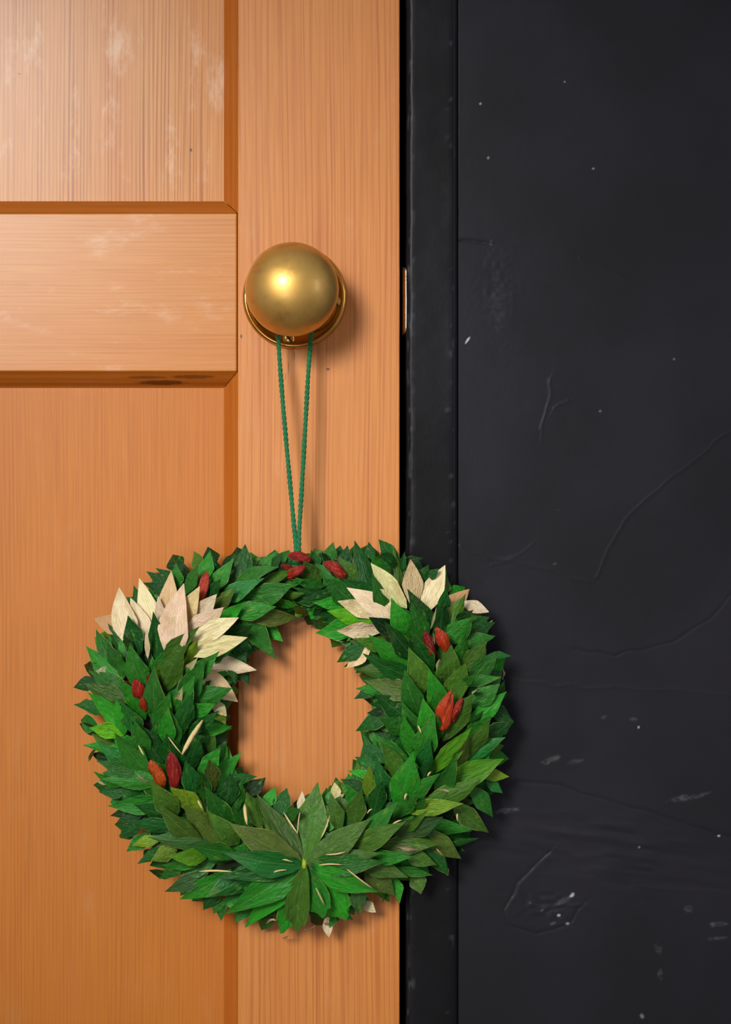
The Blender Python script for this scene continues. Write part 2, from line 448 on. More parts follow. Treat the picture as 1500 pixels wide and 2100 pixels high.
wx = gx + noise2(gx, gz, 30, 30, 31) * 9; wz = gz + noise2(gx, gz, 30, 30, 32) * 9
for pts, wd, h in [
    ([(945, 1120), (1000, 1145), (1060, 1150), (1130, 1170), (1210, 1192)], 5, 0.38),
    ([(1010, 1160), (1060, 1145), (1090, 1115)], 4, 0.2),
    ([(1500, 885), (1420, 950), (1340, 1010), (1280, 1070), (1245, 1130), (1226, 1185)], 3.2, 0.4),
    ([(1180, 1332), (1260, 1342), (1320, 1332), (1400, 1305), (1460, 1265), (1505, 1215)], 3.2, -0.45),
    ([(1190, 525), (1260, 560), (1340, 600), (1420, 640), (1500, 690)], 3.2, 0.32),
    ([(948, 494), (1003, 497)], 3.5, -0.8), ([(1003, 495), (1090, 512)], 4, 0.22),
    ([(1060, 1605), (1150, 1612), (1240, 1640), (1330, 1665), (1420, 1698), (1510, 1722)], 4, -0.55),
    ([(1130, 1745), (1060, 1815), (1035, 1870), (1050, 1900), (1100, 1915), (1160, 1895), (1195, 1855)], 3.2, -0.55),
    ([(1110, 880), (1125, 825), (1130, 780)], 3.5, 0.35), ([(1140, 840), (1150, 828), (1165, 820)], 3.5, 0.3),
    ([(1045, 1395), (1160, 1406), (1300, 1410), (1500, 1424)], 3.5, 0.3),
    ([(1300, 1222), (1350, 1238), (1400, 1255)], 3.5, -0.22),
    ([(985, 1805), (1010, 1830), (1040, 1838)], 3, 0.25), ([(1300, 1818), (1400, 1826), (1500, 1835)], 4, 0.25),
    ([(1010, 1365), (1100, 1385)], 4, 0.2), ([(1090, 1855), (1110, 1868), (1160, 1852), (1190, 1858)], 4, 0.5)]:
    d, sd = seg_dist(wx, wz, pts)
    H += 1.15 * h * np.exp(-(d / wd) ** 2) + 0.3 * h * sd * np.exp(-(d / 26) ** 2)
win = np.exp(-(((gx - 1260) / 210) ** 2 + ((gz - 1750 - (gx - 1260) * 0.16) / 75) ** 2) ** 1.5)
sk = gz - gx * 0.14
H += win * (noise2(gx, sk, 74, 15, 41) * 2.6 + noise2(gx, sk, 34, 9, 42) * 0.9)
win2 = np.exp(-(((gx - 1125) / 60) ** 2 + ((gz - 1865) / 32) ** 2))
H += win2 * (noise2(gx, gz, 14, 9, 43) * 1.6)
win3 = np.exp(-(((gx - 1020) / 40) ** 2 + ((gz - 590) / 80) ** 2)); H += win3 * noise2(gx, gz, 9, 9, 44) * 0.5
wear = np.zeros(gx.shape)
chips = [(960, 697, 9, 2.2, 55, 1.0), (986, 212, 2.4, 2.4, 0, .8), (1002, 323, 2.2, 3, 0, .6), (1218, 345, 2.4, 2.4, 0, .45), (1159, 167, 2, 2, 0, .35),
         (1130, 1559, 24, 6, 22, .28), (1180, 1562, 22, 5, 10, .12), (1402, 1638, 30, 7, 10, .26), (1440, 1632, 20, 4, 20, .18), (1042, 1663, 26, 6, 8, .3),
         (1175, 1836, 6, 4, 30, .9), (1160, 1846, 22, 6, 30, .22), (1147, 1878, 4, 3, 0, .8), (1135, 1895, 8, 3, 20, .4), (1165, 1895, 4, 3, 0, .5), (1112, 1868, 6, 3, 20, .3),
         (1470, 1897, 24, 5, 5, .3), (1472, 1925, 28, 4, 5, .18), (1414, 1865, 10, 9, 0, .16), (1352, 1945, 8, 14, 0, .12), (1356, 2000, 6, 14, 0, .14),
         (1311, 1492, 2.6, 2.6, 0, .7), (1476, 1715, 2.6, 2.6, 0, .8), (1312, 1738, 2.2, 2.2, 0, .5), (1318, 2085, 4, 6, 30, .3), (1240, 1471, 8, 4, 10, .15),
         (1300, 1475, 8, 6, 0, .2), (1384, 736, 2.4, 2.4, 0, .3), (1232, 843, 3, 3, 0, .2), (1142, 1047, 6, 2, 10, .2), (1140, 1157, 5, 3, 0, .25), (1022, 620, 16, 60, 0, .05)]
for (x, y, a, b, ang, s_) in chips:
    t = math.radians(-ang); dx, dy = gx - x, gz - y
    u_ = (dx * math.cos(t) + dy * math.sin(t)) / a; v_ = (-dx * math.sin(t) + dy * math.cos(t)) / b
    q = u_ ** 2 + v_ ** 2 + noise2(gx, gz, 5, 5, 50) * (0.9 if a > 4 else 0.2)
    wear = np.maximum(wear, s_ * (0.9 if a <= 4 or s_ > .85 else 0.34 * np.clip(0.6 + 1.6 * noise2(gx, gz, 7, 4, 51), 0, 1.4)) * np.clip(1.25 - q, 0, 1))
WY = 0.0015
V = np.stack([(gx - 750) * PX, WY - H * 0.00055, ZC + (1050 - gz) * PX], -1)
V = V[::-1]; wear = wear[::-1]
V[:, 0, 1] += 0.03
wall = struct(grid_mesh('wall_right', V.reshape(-1, 3), V.shape[0], V.shape[1], M['wall'], wear), 'charcoal painted plaster wall with cracks and chips', 'wall')
M['plainwall'] = paint('charcoal_wall_far', 0.45, use_wear=False)
struct(box('trim_2', XL - 0.042, XL - 0.003, -0.004, 0.045, 0, 2.13, M['plainwall'], bevel=0.003), 'charcoal painted hinge-side door casing', 'trim')
struct(box('trim_3', XL - 0.003, cx0, -0.004, 0.045, 2.034, 2.13, M['plainwall'], bevel=0.003), 'charcoal painted door head casing', 'trim')
struct(box('wall_left', -2.0, XL - 0.042, 0.0015, 0.1, 0, 2.6, M['plainwall']), 'charcoal painted wall on the hinge side', 'wall')
struct(box('wall_above', XL - 0.042, cx1, 0.0015, 0.1, 2.13, 2.6, M['plainwall']), 'charcoal painted wall above the door', 'wall')
struct(box('floor', -2.0, 1.6, -3.0, 0.2, -0.05, 0.0, M['floor']), 'plain pale floor', 'floor')

# ------------------------------------------------------------------ door knob
kc = P(604.5, 609.5)
kc.y = 0
R = 96.5 * PX * (DIST - 0.048) / DIST
rose_prof = [(0.0365, 0.0002), (0.0366, 0.0016), (0.0362, 0.0030), (0.0351, 0.0042), (0.0338, 0.0044), (0.0328, 0.0036), (0.0320, 0.0024), (0.026, 0.0022),
             (0.0185, 0.0032), (0.0172, 0.0046), (0.0158, 0.0075), (0.0135, 0.0088), (0.0128, 0.0092), (0.0, 0.0092)]
kprof = [(0.0115, 0.0085), (0.0110, 0.011), (0.0098, 0.014), (0.0092, 0.018), (0.0094, 0.023), (0.0108, 0.0262), (0.0150, 0.0285), (0.0200, 0.0312)]
for i in range(0, 15):
    a = math.radians(-42 + 132 * i / 14)
    kprof.append((max(0.0, R * math.cos(a)) if i < 14 else 0.0, 0.048 + (0.0275 if a > 0 else 0.021) * math.sin(a)))
knob = lathe_y('door_knob', kprof, kc, M['brass']); D(knob)
knob['label'] = 'satin brass mushroom door knob'
rose = lathe_y('rose', rose_prof, kc, M['brass_bright']); rose.parent = knob
rose['label'] = 'polished brass rose plate'
def screw(ang, slot):
    a = math.radians(ang); c = kc + Vector((0.0292 * math.cos(a), -0.0016, 0.0292 * math.sin(a)))
    bm = bmesh.new()
    n = 24; sl = math.radians(slot)
    rings = [(0.0042, 0.0), (0.0041, 0.0012), (0.0031, 0.0019), (0.0015, 0.0022)]
    V_ = []
    for r, d in rings: V_.append([bm.verts.new((c.x + r * math.cos(2 * math.pi * i / n), c.y - d, c.z + r * math.sin(2 * math.pi * i / n))) for i in range(n)])
    top = bm.verts.new((c.x, c.y - 0.0021, c.z))
    for A, B in zip(V_[:-1], V_[1:]):
        for i in range(n): bm.faces.new((A[i], A[(i + 1) % n], B[(i + 1) % n], B[i]))
    for i in range(n): bm.faces.new((V_[-1][i], V_[-1][(i + 1) % n], top))
    # slot: dark-coloured strip of faces on the dome in place of a cut groove
    dx, dz = math.cos(sl), math.sin(sl); w = 0.00062
    q = [bm.verts.new((c.x + s * 0.0038 * dx + t * w * -dz, c.y - 0.0025 + abs(s) * 0.0007, c.z + s * 0.0038 * dz + t * w * dx)) for s, t in ((-1, -1), (0, -1), (1, -1), (1, 1), (0, 1), (-1, 1))]
    f1 = bm.faces.new((q[0], q[1], q[4], q[5])); f2 = bm.faces.new((q[1], q[2], q[3], q[4]))
    f1.material_index = f2.material_index = 1
    o = bm_obj('screw', bm, M['brass_bright'], None, smooth=True); o.data.materials.append(M['slot']); o.parent = knob
for a, sl in ((-7, 115), (-98, -52), (128, 30)): screw(a, sl)

# ------------------------------------------------------------------ wreath
random.seed(4)
HC = (607.0, 1458.0)                       # centre of the hole, photo pixels
def table(pts):
    a = np.array([p[0] for p in pts], float); r = np.array([p[1] for p in pts], float)
    a = np.concatenate([a - 360, a, a + 360]); r = np.concatenate([r, r, r])
    return lambda ang: float(np.interp(ang % 360, a, r))
R_IN = table([(0, 196), (15, 180), (30, 150), (60, 150), (90, 138), (120, 150), (150, 165), (180, 178), (210, 172), (240, 150), (270, 128), (300, 122), (330, 140), (345, 188)])
R_OUT = table([(0, 325), (15, 340), (27, 385), (47, 425), (62, 440), (75, 440), (96, 445), (125, 438), (150, 425), (180, 450), (200, 448), (226, 436), (257, 440), (277, 450), (300, 420), (313, 415), (330, 375), (345, 335)])
def polar(px, py):
    dx, dy = px - HC[0], py - HC[1]
    return math.degrees(math.atan2(dx, -dy)) % 360, math.hypot(dx, dy)   # clockwise from up
def cross(px, py):
    a, r = polar(px, py); ri, ro = R_IN(a), R_OUT(a)
    return a, (r - (ri + ro) / 2) / ((ro - ri) / 2), ro - ri
def surf(px, py):
    a, u, w = cross(px, py)
    top = min(1.0, w / 300)
    hmax = 0.019 + 0.031 * top
    uu = min(1.0, abs(u))
    return 0.014 + (hmax - 0.014) * math.sqrt(max(0.0, 1 - uu ** 2.2))
def outward(px, py):
    a, u, w = cross(px, py); t = math.radians(a)
    u = max(-1.1, min(1.1, u))
    return Vector((math.sin(t) * u * 0.75, -1, math.cos(t) * u * 0.75)).normalized()

ctr = P(603, 1500); ctr.y = -0.001
wreath = empty('wreath', ctr)
wreath['label'] = 'dried green leaf wreath with straw leaves and red pods hanging from brass knob'
wreath['category'] = 'wreath'
def Wp(o):
    o.parent = wreath; o.matrix_parent_inverse = Matrix.Translation(-wreath.location); return o

# leaf meshes: unit length along +Y, unit width across X, normal +Z
NV, NU = 8, 4
def leaf_geom(rng, kind):
    fold = rng.uniform(0.02, 0.22) * rng.choice([1, 1, -1]); bend = rng.uniform(-0.10, 0.10); tipc = rng.uniform(-0.14, 0.05)
    wave = rng.uniform(0.0, 0.05); ph = rng.uniform(0, 6.3); side = rng.uniform(-0.06, 0.06); peak = rng.uniform(0.38, 0.5)
    if kind == 'blunt': tipc = rng.uniform(-.04, .04)
    v, uv, f = [], [], []
    for i in range(NV + 1):
        t = i / NV
        if kind == 'blunt':
            w = math.sin(math.pi * min(1, (t * 0.80 + 0.02)) ** 0.95) ** 0.8; w = max(w, 0.04)
        elif kind == 'straw':
            w = (t / peak) ** 0.55 if t < peak else (1 - ((t - peak) / (1 - peak)) ** 1.5) ** 1.0
        else:
            w = (t / peak) ** 0.6 if t < peak else (1 - ((t - peak) / (1 - peak)) ** 1.28) ** 1.12
        w = max(w, 0.02)
        for j in range(NU + 1):
            s = j / NU * 2 - 1
            jag = 1 + 0.05 * math.sin(7 * t + ph + (2 if s > 0 else 0)) 
            x = 0.5 * w * s * jag + side * math.sin(math.pi * t)
            y = t
            if kind == 'blunt' and i == NV: y += 0.05 * math.sin(ph + 3 * s) - 0.07 * abs(s)
            z = fold * abs(s) * w * 0.5 + bend * math.sin(math.pi * t) + tipc * max(0, t - 0.6) ** 1.5 * 2 + wave * math.sin(9 * t + ph) * s * w
            v.append(Vector((x, y, z))); uv.append((j / NU, t))
    for i in range(NV):
        for j in range(NU):
            a = i * (NU + 1) + j; f.append((a, a + 1, a + NU + 2, a + NU + 1))
    return v, f, uv
rng = random.Random(11)
LM = {'leaf': [], 'straw': [], 'blunt': []}
for kind, n, mt in (('leaf', 18, 'leaf'), ('straw', 8, 'straw'), ('blunt', 4, 'leaf')):
    for k in range(n):
        v, f, uv = leaf_geom(rng, kind)
        o = mesh_obj('leaf_shape', v, f, M[mt], uvs=uv); me = o.data; bpy.data.objects.remove(o); LM[kind].append(me)

def leaf_matrix(b, t, w_px, lift=0.015, dz=0.0, roll=0.0, sink=0.005):
    db = surf(*b) - sink + dz; dt = surf(*t) + lift + dz
    db = max(0.004, db); dt = max(0.008, dt)
    p0, p1 = P(b[0], b[1], db), P(t[0], t[1], dt)
    mid = ((b[0] + t[0]) / 2, (b[1] + t[1]) / 2)
    y = (p1 - p0); L = y.length; y.normalize()
    n = outward(*mid); n = (n - y * n.dot(y)).normalized()
    n = Matrix.Rotation(roll, 3, y) @ n
    x = y.cross(n).normalized()
    w = w_px * PX * 0.97
    zs = (L * 0.55 + w * 0.45)
    m = Matrix(((x.x * w, y.x * L, n.x * zs, p0.x), (x.y * w, y.y * L, n.y * zs, p0.y), (x.z * w, y.z * L, n.z * zs, p0.z), (0, 0, 0, 1)))
    return m
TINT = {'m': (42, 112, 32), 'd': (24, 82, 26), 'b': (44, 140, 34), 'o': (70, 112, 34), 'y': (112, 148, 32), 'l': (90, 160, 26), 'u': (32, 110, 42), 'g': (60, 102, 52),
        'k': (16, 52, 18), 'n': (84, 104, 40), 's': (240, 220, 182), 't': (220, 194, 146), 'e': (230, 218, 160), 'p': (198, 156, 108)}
count = {'leaf': 0, 'straw_leaf': 0}
def put_leaf(b, t, w, c, dz=0.0, kind='leaf', lift=0.015, ext=0.0):
    bx, by = b; tx, ty = t
    b = (bx - (tx - bx) * ext, by - (ty - by) * ext)
    name = 'straw_leaf' if kind == 'straw' else 'leaf'
    me = random.choice(LM[kind])
    o = bpy.data.objects.new(name, me); COL.objects.link(o)
    o.matrix_world = leaf_matrix(b, t, w, lift, dz + random.uniform(-0.0012, 0.0012), random.uniform(-0.22, 0.22))
    o.parent = wreath; o.matrix_parent_inverse = Matrix.Translation(-wreath.location)
    r = TINT[c]; k = random.uniform(0.80, 1.08) if kind != 'straw' else random.uniform(0.92, 1.06)
    o.color = lin([min(255, q * k * random.uniform(0.96, 1.04)) for q in r])
    count[name] += 1
    return o

SC = 3.125
def crop(x0, y0, rows, **kw):
    for r in rows:
        tx, ty, bx, by, w, c = r[:6]; e = dict(kw)
        if len(r) > 6: e.update(r[6])
        e.setdefault('ext', 0.24 if e.get('kind') != 'straw' else (0.18 if w > 50 else 0.0))
        put_leaf((x0 + bx / SC, y0 + by / SC), (x0 + tx / SC, y0 + ty / SC), w / SC * (1.16 if e.get('kind') != 'straw' or w < 50 else 1.2), c, **e)
Z = lambda mm: {'dz': mm / 1000}
A = [  # upper left: tip x,y, base x,y, width, tint
 (500,285,600,340,60,'d'),(560,265,680,330,65,'d'),(690,235,700,370,85,'b'),(420,375,440,490,65,'d'),(480,360,650,430,100,'d'),(835,240,760,400,100,'m'),
 (912,155,875,330,98,'b'),(1055,205,930,390,105,'m'),(1135,112,1105,310,118,'d'),(1060,172,1000,250,55,'k'),(1225,215,1150,300,65,'k'),(1345,155,1240,280,70,'m'),
 (1380,165,1300,270,62,'d'),(1350,258,1120,340,88,'m'),(1440,275,1270,345,75,'o'),(1255,330,1010,455,115,'u'),(1447,370,1180,450,132,'m'),(1510,340,1390,365,65,'m'),
 (1510,430,1380,440,60,'o'),(1070,395,945,510,95,'n'),(975,335,905,440,85,'d'),(1330,515,1070,545,122,'b'),(1130,480,990,600,85,'b'),(1478,590,1180,570,132,'n'),
 (1472,500,1320,490,95,'b'),(1330,848,1160,630,135,'m'),(1378,735,1260,640,85,'b',{'dz':-0.008}),(1185,640,1040,700,105,'d'),(1165,1020,1100,880,85,'d',{'dz':-0.006}),
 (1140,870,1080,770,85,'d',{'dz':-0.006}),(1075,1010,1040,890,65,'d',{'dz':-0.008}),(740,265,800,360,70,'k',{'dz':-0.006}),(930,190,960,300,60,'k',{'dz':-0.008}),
 # down the left side
 (385,568,445,780,122,'d'),(545,545,565,820,142,'d'),(255,622,340,810,112,'d'),(178,660,290,850,115,'m'),(115,765,300,970,125,'b'),(360,700,390,800,80,'d'),
 (390,755,475,1020,150,'m'),(320,810,335,950,95,'m'),(835,650,640,840,112,'o'),(745,760,610,1020,160,'o'),(830,720,760,870,72,'y'),(970,800,770,970,122,'m'),
 (880,850,750,1110,142,'m'),(600,805,570,950,105,'m'),(135,925,350,1070,150,'m'),(30,1030,170,990,92,'d'),(100,1010,340,1100,132,'o'),(550,895,572,1200,142,'m'),
 (335,975,465,1190,112,'b'),(125,1060,325,1270,140,'b'),(35,1140,210,1165,92,'d'),(1050,1035,800,1130,152,'m'),(810,955,705,1200,132,'m'),(650,1065,600,1310,132,'m'),
 (340,1120,435,1310,140,'u'),(308,1110,345,1300,100,'b'),(640,1160,642,1370,102,'b'),(800,1070,715,1310,122,'d'),(940,1140,790,1195,112,'b'),(965,1180,810,1300,95,'d'),
 (1055,1280,890,1295,75,'b'),(1010,1262,950,1180,92,'y'),(400,1220,490,1420,112,'m'),(250,740,330,900,90,'m'),(1165,940,1060,960,70,'d',{'dz':-0.008})]
crop(140, 1080, A)
AS = [(325,388,410,720,152,'s',{'dz':0.001}),(455,330,600,740,150,'s'),(660,285,640,640,125,'t',{'dz':-0.002}),(740,365,680,780,182,'s',{'dz':0.004}),(842,382,760,580,105,'t'),(950,435,740,660,132,'s'),
 (998,515,770,710,132,'s',{'dz':0.001}),(1095,582,820,710,112,'s',{'dz':0.002}),(1150,708,810,800,118,'e',{'dz':0.003}),(1208,920,890,890,122,'s'),(1095,1125,860,950,132,'t'),
 (400,455,520,720,110,'s',{'dz':-.003}),(570,450,625,720,105,'s',{'dz':-.003}),(165,590,350,650,115,'p'),(1015,1215,940,1120,75,'e'),(150,870,215,905,45,'t',{'dz':-.006}),(175,925,270,930,60,'s',{'dz':-.006}),(730,1030,690,1150,42,'e',{'dz':0.004}),(500,650,510,850,34,'s',{'dz':.002}),
 (830,840,740,930,45,'e',{'dz':.002})]
crop(140, 1080, AS, kind='straw')
B = [  # upper right
 (120,150,150,250,75,'d'),(262,100,235,225,85,'m'),(185,165,245,240,65,'d'),(355,120,315,270,92,'d'),(402,85,470,395,128,'d'),(300,195,400,345,112,'o'),(490,98,505,190,65,'d'),
 (510,175,580,300,85,'b'),(552,82,660,200,102,'d'),(545,190,660,215,95,'d'),(650,130,685,400,88,'o'),(565,200,620,340,62,'m'),(840,200,730,225,55,'k'),(720,160,700,250,45,'d'),
 (875,245,830,350,72,'d'),(940,268,860,340,65,'d'),(70,220,150,365,132,'o'),(205,330,390,480,142,'m'),(320,335,535,450,105,'d'),(510,300,600,535,92,'m'),(0,340,170,375,65,'m'),
 (0,390,210,445,75,'d'),(40,490,260,455,122,'d'),(132,490,330,478,95,'b'),(0,470,70,545,60,'o'),(225,545,480,600,112,'l'),(145,688,390,635,150,'b'),(635,460,730,660,132,'b'),
 (740,402,860,620,132,'d'),(770,495,840,710,132,'m'),(985,390,955,540,75,'d'),(980,480,955,670,122,'d'),(1115,435,1040,610,95,'o'),(1160,535,1070,585,65,'k'),(1155,580,1030,720,142,'m'),
 (1262,578,1160,625,65,'d'),(1302,610,1170,675,95,'d'),(1305,700,1140,745,95,'m'),(590,610,755,810,132,'d'),(490,580,660,690,105,'k'),(395,715,580,765,95,'o'),(490,700,705,875,132,'b'),
 (285,870,430,765,95,'d'),(450,815,735,950,132,'d'),(390,920,640,930,105,'o'),(780,695,880,880,112,'d'),(745,775,825,1010,152,'o'),(1110,690,1080,850,95,'m'),(1020,757,995,980,162,'o'),
 (1245,735,1120,900,115,'o'),(1405,828,1280,822,48,'u'),(1315,800,1170,970,132,'m'),(1110,870,1030,1100,152,'o'),(870,905,935,1150,132,'b'),(720,920,810,1170,142,'m'),(455,985,740,1065,132,'n'),
 (405,1040,580,1050,85,'b'),(395,1105,520,1050,75,'d'),(1345,965,1140,1005,65,'m'),(1362,980,1310,1100,65,'m'),(1330,1010,1160,1130,132,'m'),(1375,1060,1170,1245,115,'b'),(500,1135,620,1150,65,'d'),
 (520,1070,710,1215,142,'d'),(480,1195,620,1180,65,'k'),(700,1120,810,1290,122,'m'),(840,1105,885,1330,132,'b'),(1155,1080,1000,1320,152,'o'),(1422,1255,1310,1170,105,'d'),(1280,1220,1140,1330,122,'m'),
 (560,1230,720,1310,122,'m'),(405,1310,610,1200,112,'d'),(715,1215,745,1410,102,'b'),(930,1215,875,1410,152,'m'),(1180,940,1090,1010,60,'m'),(330,900,430,850,55,'d',{'dz':-.006}),
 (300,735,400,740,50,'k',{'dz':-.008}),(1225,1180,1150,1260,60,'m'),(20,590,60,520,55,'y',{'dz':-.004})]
crop(600, 1080, B)
BS = [(505,235,700,480,112,'e'),(755,210,775,470,132,'t'),(978,248,850,520,122,'s'),(355,392,655,575,132,'s',{'dz':.002}),(292,478,530,565,98,'s'),(282,668,545,655,112,'s'),
 (1135,400,1000,545,122,'p'),(1260,548,1110,495,75,'s'),(345,905,480,790,82,'s'),(925,520,885,660,16,'e',{'dz':.004}),(905,680,905,770,16,'s',{'dz':.004}),(1345,900,1345,980,18,'t'),
 (1285,600,1240,640,22,'t'),(945,850,930,950,30,'e',{'dz':.004}),(1190,1020,1150,1060,40,'s',{'dz':.003}),(1265,575,1240,610,18,'s')]
crop(600, 1080, BS, kind='straw')
C = [  # lower left
 (135,40,320,75,112,'l'),(95,150,385,205,132,'b'),(130,262,165,190,45,'k',{'dz':-.006}),(300,70,490,305,152,'m'),(410,0,570,215,142,'d'),(640,-90,655,185,142,'m'),(630,88,690,300,142,'d'),(835,85,775,290,142,'d'),
 (975,165,860,315,105,'b'),(1112,195,955,385,112,'b'),(1055,45,880,65,65,'l'),(905,240,910,430,122,'n'),(180,255,440,310,112,'m'),(160,318,300,400,65,'b'),(200,375,535,378,122,'m'),
 (195,450,350,430,95,'d',{'dz':-.005}),(750,248,795,450,112,'u'),(850,320,890,470,95,'m'),(1040,320,1005,520,132,'d'),(1212,350,1060,380,65,'d'),(1266,358,1170,450,95,'k'),(1115,380,1075,550,95,'m'),
 (880,420,1020,640,132,'m'),(660,430,835,575,122,'y'),(525,370,665,560,152,'o'),(253,542,550,505,122,'b'),(420,540,660,615,122,'u'),(580,540,815,735,142,'o'),(745,545,955,755,152,'n'),
 (890,570,1055,745,132,'o'),(1150,450,1230,640,122,'o'),(1050,550,1160,670,122,'m'),(1330,415,1280,525,85,'b'),(1402,425,1360,580,112,'d'),(1490,560,1400,620,90,'m'),
 (385,650,660,682,105,'u'),(325,735,440,680,95,'d'),(375,832,500,735,95,'m'),(408,797,560,755,75,'y'),(515,750,880,762,142,'g'),(443,912,590,835,85,'d'),(528,895,670,825,105,'y'),
 (638,862,860,848,112,'l'),(790,800,1040,855,122,'m',Z(2)),(600,920,800,922,85,'m'),(515,950,620,995,75,'d',{'dz':-.004}),(580,1008,720,925,85,'m'),(618,1090,850,975,112,'g'),(712,1147,980,985,122,'b'),
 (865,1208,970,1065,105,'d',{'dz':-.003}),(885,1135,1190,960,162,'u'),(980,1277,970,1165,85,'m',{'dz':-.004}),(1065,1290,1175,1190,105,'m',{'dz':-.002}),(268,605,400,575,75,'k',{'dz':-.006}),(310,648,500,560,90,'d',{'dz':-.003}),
 (930,1230,990,1150,70,'m',{'dz':-.005})]
crop(140, 1480, C)
Dl = [  # lower right
 (450,72,550,230,65,'u'),(520,75,705,215,95,'m'),(715,-30,770,205,112,'b'),(910,-30,845,205,152,'m'),(450,145,580,240,95,'u'),(570,130,680,350,122,'o'),(400,225,560,300,85,'u'),
 (350,315,490,352,55,'b'),(880,100,840,270,105,'u'),(1150,35,905,295,122,'l'),(1270,0,1140,195,122,'o'),(1140,100,1075,275,112,'n'),(1365,100,1120,220,122,'u'),(1420,0,1250,100,105,'d'),
 (1357,238,1000,370,152,'l',Z(1)),(1390,352,1240,345,75,'y',{'dz':-.003}),(1352,457,1260,380,75,'u',{'dz':-.005}),(1055,200,955,420,122,'m'),(768,210,690,490,182,'b'),(895,240,825,400,112,'d'),(535,240,610,460,105,'u'),
 (490,280,500,480,95,'y'),(575,385,525,580,112,'d'),(310,368,470,435,85,'d'),(345,400,410,515,85,'b'),(445,435,395,640,122,'o'),(245,460,295,660,112,'o'),(940,340,715,515,132,'m'),
 (1215,375,910,500,142,'o',Z(1)),(1285,612,1160,455,112,'m'),(1095,525,790,562,112,'y'),(1260,712,1070,560,122,'o'),(800,470,670,595,105,'m'),(860,480,780,570,55,'m'),(670,518,440,785,132,'m',Z(1)),
 (965,610,705,705,132,'g'),(870,570,720,670,85,'o'),(730,640,430,785,132,'o',Z(2)),(1150,700,850,688,132,'b'),(1195,745,1030,785,65,'d'),(960,780,630,790,122,'o'),(1085,885,890,730,132,'n'),
 (770,865,540,860,98,'b',Z(1)),(925,920,750,845,105,'o'),(1005,990,870,840,112,'d'),(740,1000,480,920,132,'o'),(900,985,700,945,65,'m'),(825,1105,785,995,112,'o',{'dz':-.003}),(660,1120,500,990,142,'n'),
 (690,1165,655,1020,75,'b',{'dz':-.003}),(430,1240,415,1075,105,'g'),(570,1172,610,1120,45,'d',{'dz':-.006}),(390,1272,290,1190,75,'d'),(240,1322,262,1250,55,'b',{'dz':-.004}),(1110,840,1060,830,30,'d')]
crop(600, 1480, Dl)
# rosette tied at the foot of the wreath: drawn last, lying on top
def ros(x0, y0, rows):
    for tx, ty, w, c, kind, dz in rows:
        b = (624 + random.uniform(-2, 2), 1771 + random.uniform(-3, 3)); t = (x0 + tx / SC, y0 + ty / SC)
        put_leaf(b, t, w / SC * 1.3, c, kind=kind, dz=0.003 + dz / 1000, lift=0.005, ext=0.0)
ros(600, 1480, [(165,390,195,'o','leaf',5),(505,622,140,'o','leaf',3),(575,842,120,'o','leaf',4),(598,900,135,'m','leaf',3),(548,1092,150,'b','leaf',4),(335,1262,165,'b','blunt',5),
                (190,1250,130,'b','blunt',4),(20,1330,120,'o','blunt',6)])
ros(140, 1480, [(1215,460,150,'o','leaf',4),(1033,653,155,'n','leaf',5),(983,835,150,'u','leaf',5),(1012,1232,175,'b','leaf',4),(1133,1322,150,'b','leaf',2),(1365,1345,120,'b','blunt',3),(960,1000,120,'d','leaf',-1)])
crop(140, 1480, [(1500,-0+445,1485,600,50,'s',{'dz':-.004}),(440,330,525,400,26,'s',{'dz':.004}),(1335,1278,1255,1308,20,'s',{'dz':-.006}),(1420,1370,1365,1385,22,'s',{'dz':-.008}),(165,372,280,410,22,'t',{'dz':-.003})], kind='straw')
crop(600, 1480, [(235,1382,225,1265,62,'s',{'dz':-.008}),(535,1222,470,1160,72,'s',{'dz':-.008}),(200,1290,280,1265,60,'s',{'dz':-.008}),(150,1305,60,1330,24,'s',{'dz':-.004}),(270,390,290,490,62,'e',{'dz':-.005}),(335,460,280,455,22,'s',{'dz':-.004}),
                 (660,798,825,818,26,'s',{'dz':.006}),(930,440,1050,466,20,'s',{'dz':.006})], kind='straw')

# underlayer that packs the garland below the leaves above: nobody could count it
rng = random.Random(7)
uvv, uvf, uvu, utint = [], [], [], []
def under_leaf(b, t, w, tint, sink):
    m = leaf_matrix(b, t, w, 0.003, -sink, rng.uniform(-0.4, 0.4))
    v, f, uv = leaf_geom(rng, 'leaf'); n0 = len(uvv)
    uvv.extend([m @ q for q in v]); uvf.extend([tuple(n0 + i for i in q) for q in f]); uvu.extend(uv)
    utint.extend([lin([c * rng.uniform(0.9, 1.1) for c in tint])] * len(v))
for side in (1, -1):
    for i in range(30):
        th = 4 + 172 * i / 29
        for j in range(9):
            u = -0.95 + 1.9 * j / 8 + rng.uniform(-0.1, 0.1)
            ang = (side * th + rng.uniform(-3, 3)) % 360
            ri, ro = R_IN(ang), R_OUT(ang); r = (ri + ro) / 2 + (ro - ri) / 2 * u * 0.74
            a = math.radians(ang); bx, by = HC[0] + r * math.sin(a), HC[1] - r * math.cos(a)
            # garland runs from the foot up both sides to the top
            tx_, ty_ = (-math.cos(a) * side, -math.sin(a) * side)
            ox, oy = math.sin(a), -math.cos(a)
            sp = math.radians(74 * u + rng.uniform(-14, 14))
            dx = tx_ * math.cos(sp) + ox * math.sin(sp); dy = ty_ * math.cos(sp) + oy * math.sin(sp)
            L = rng.uniform(62, 88) * (0.8 if ro - ri < 200 else 1)
            t = (bx + dx * L, by + dy * L)
            _, uu, _ = cross(*t)
            if abs(uu) > 0.9:
                k = 0.9 / abs(uu); t = (bx + dx * L * k * 0.8, by + dy * L * k * 0.8)
            under_leaf((bx, by), t, rng.uniform(34, 46), TINT[rng.choice('mmdddbkou')], rng.uniform(0.004, 0.010))
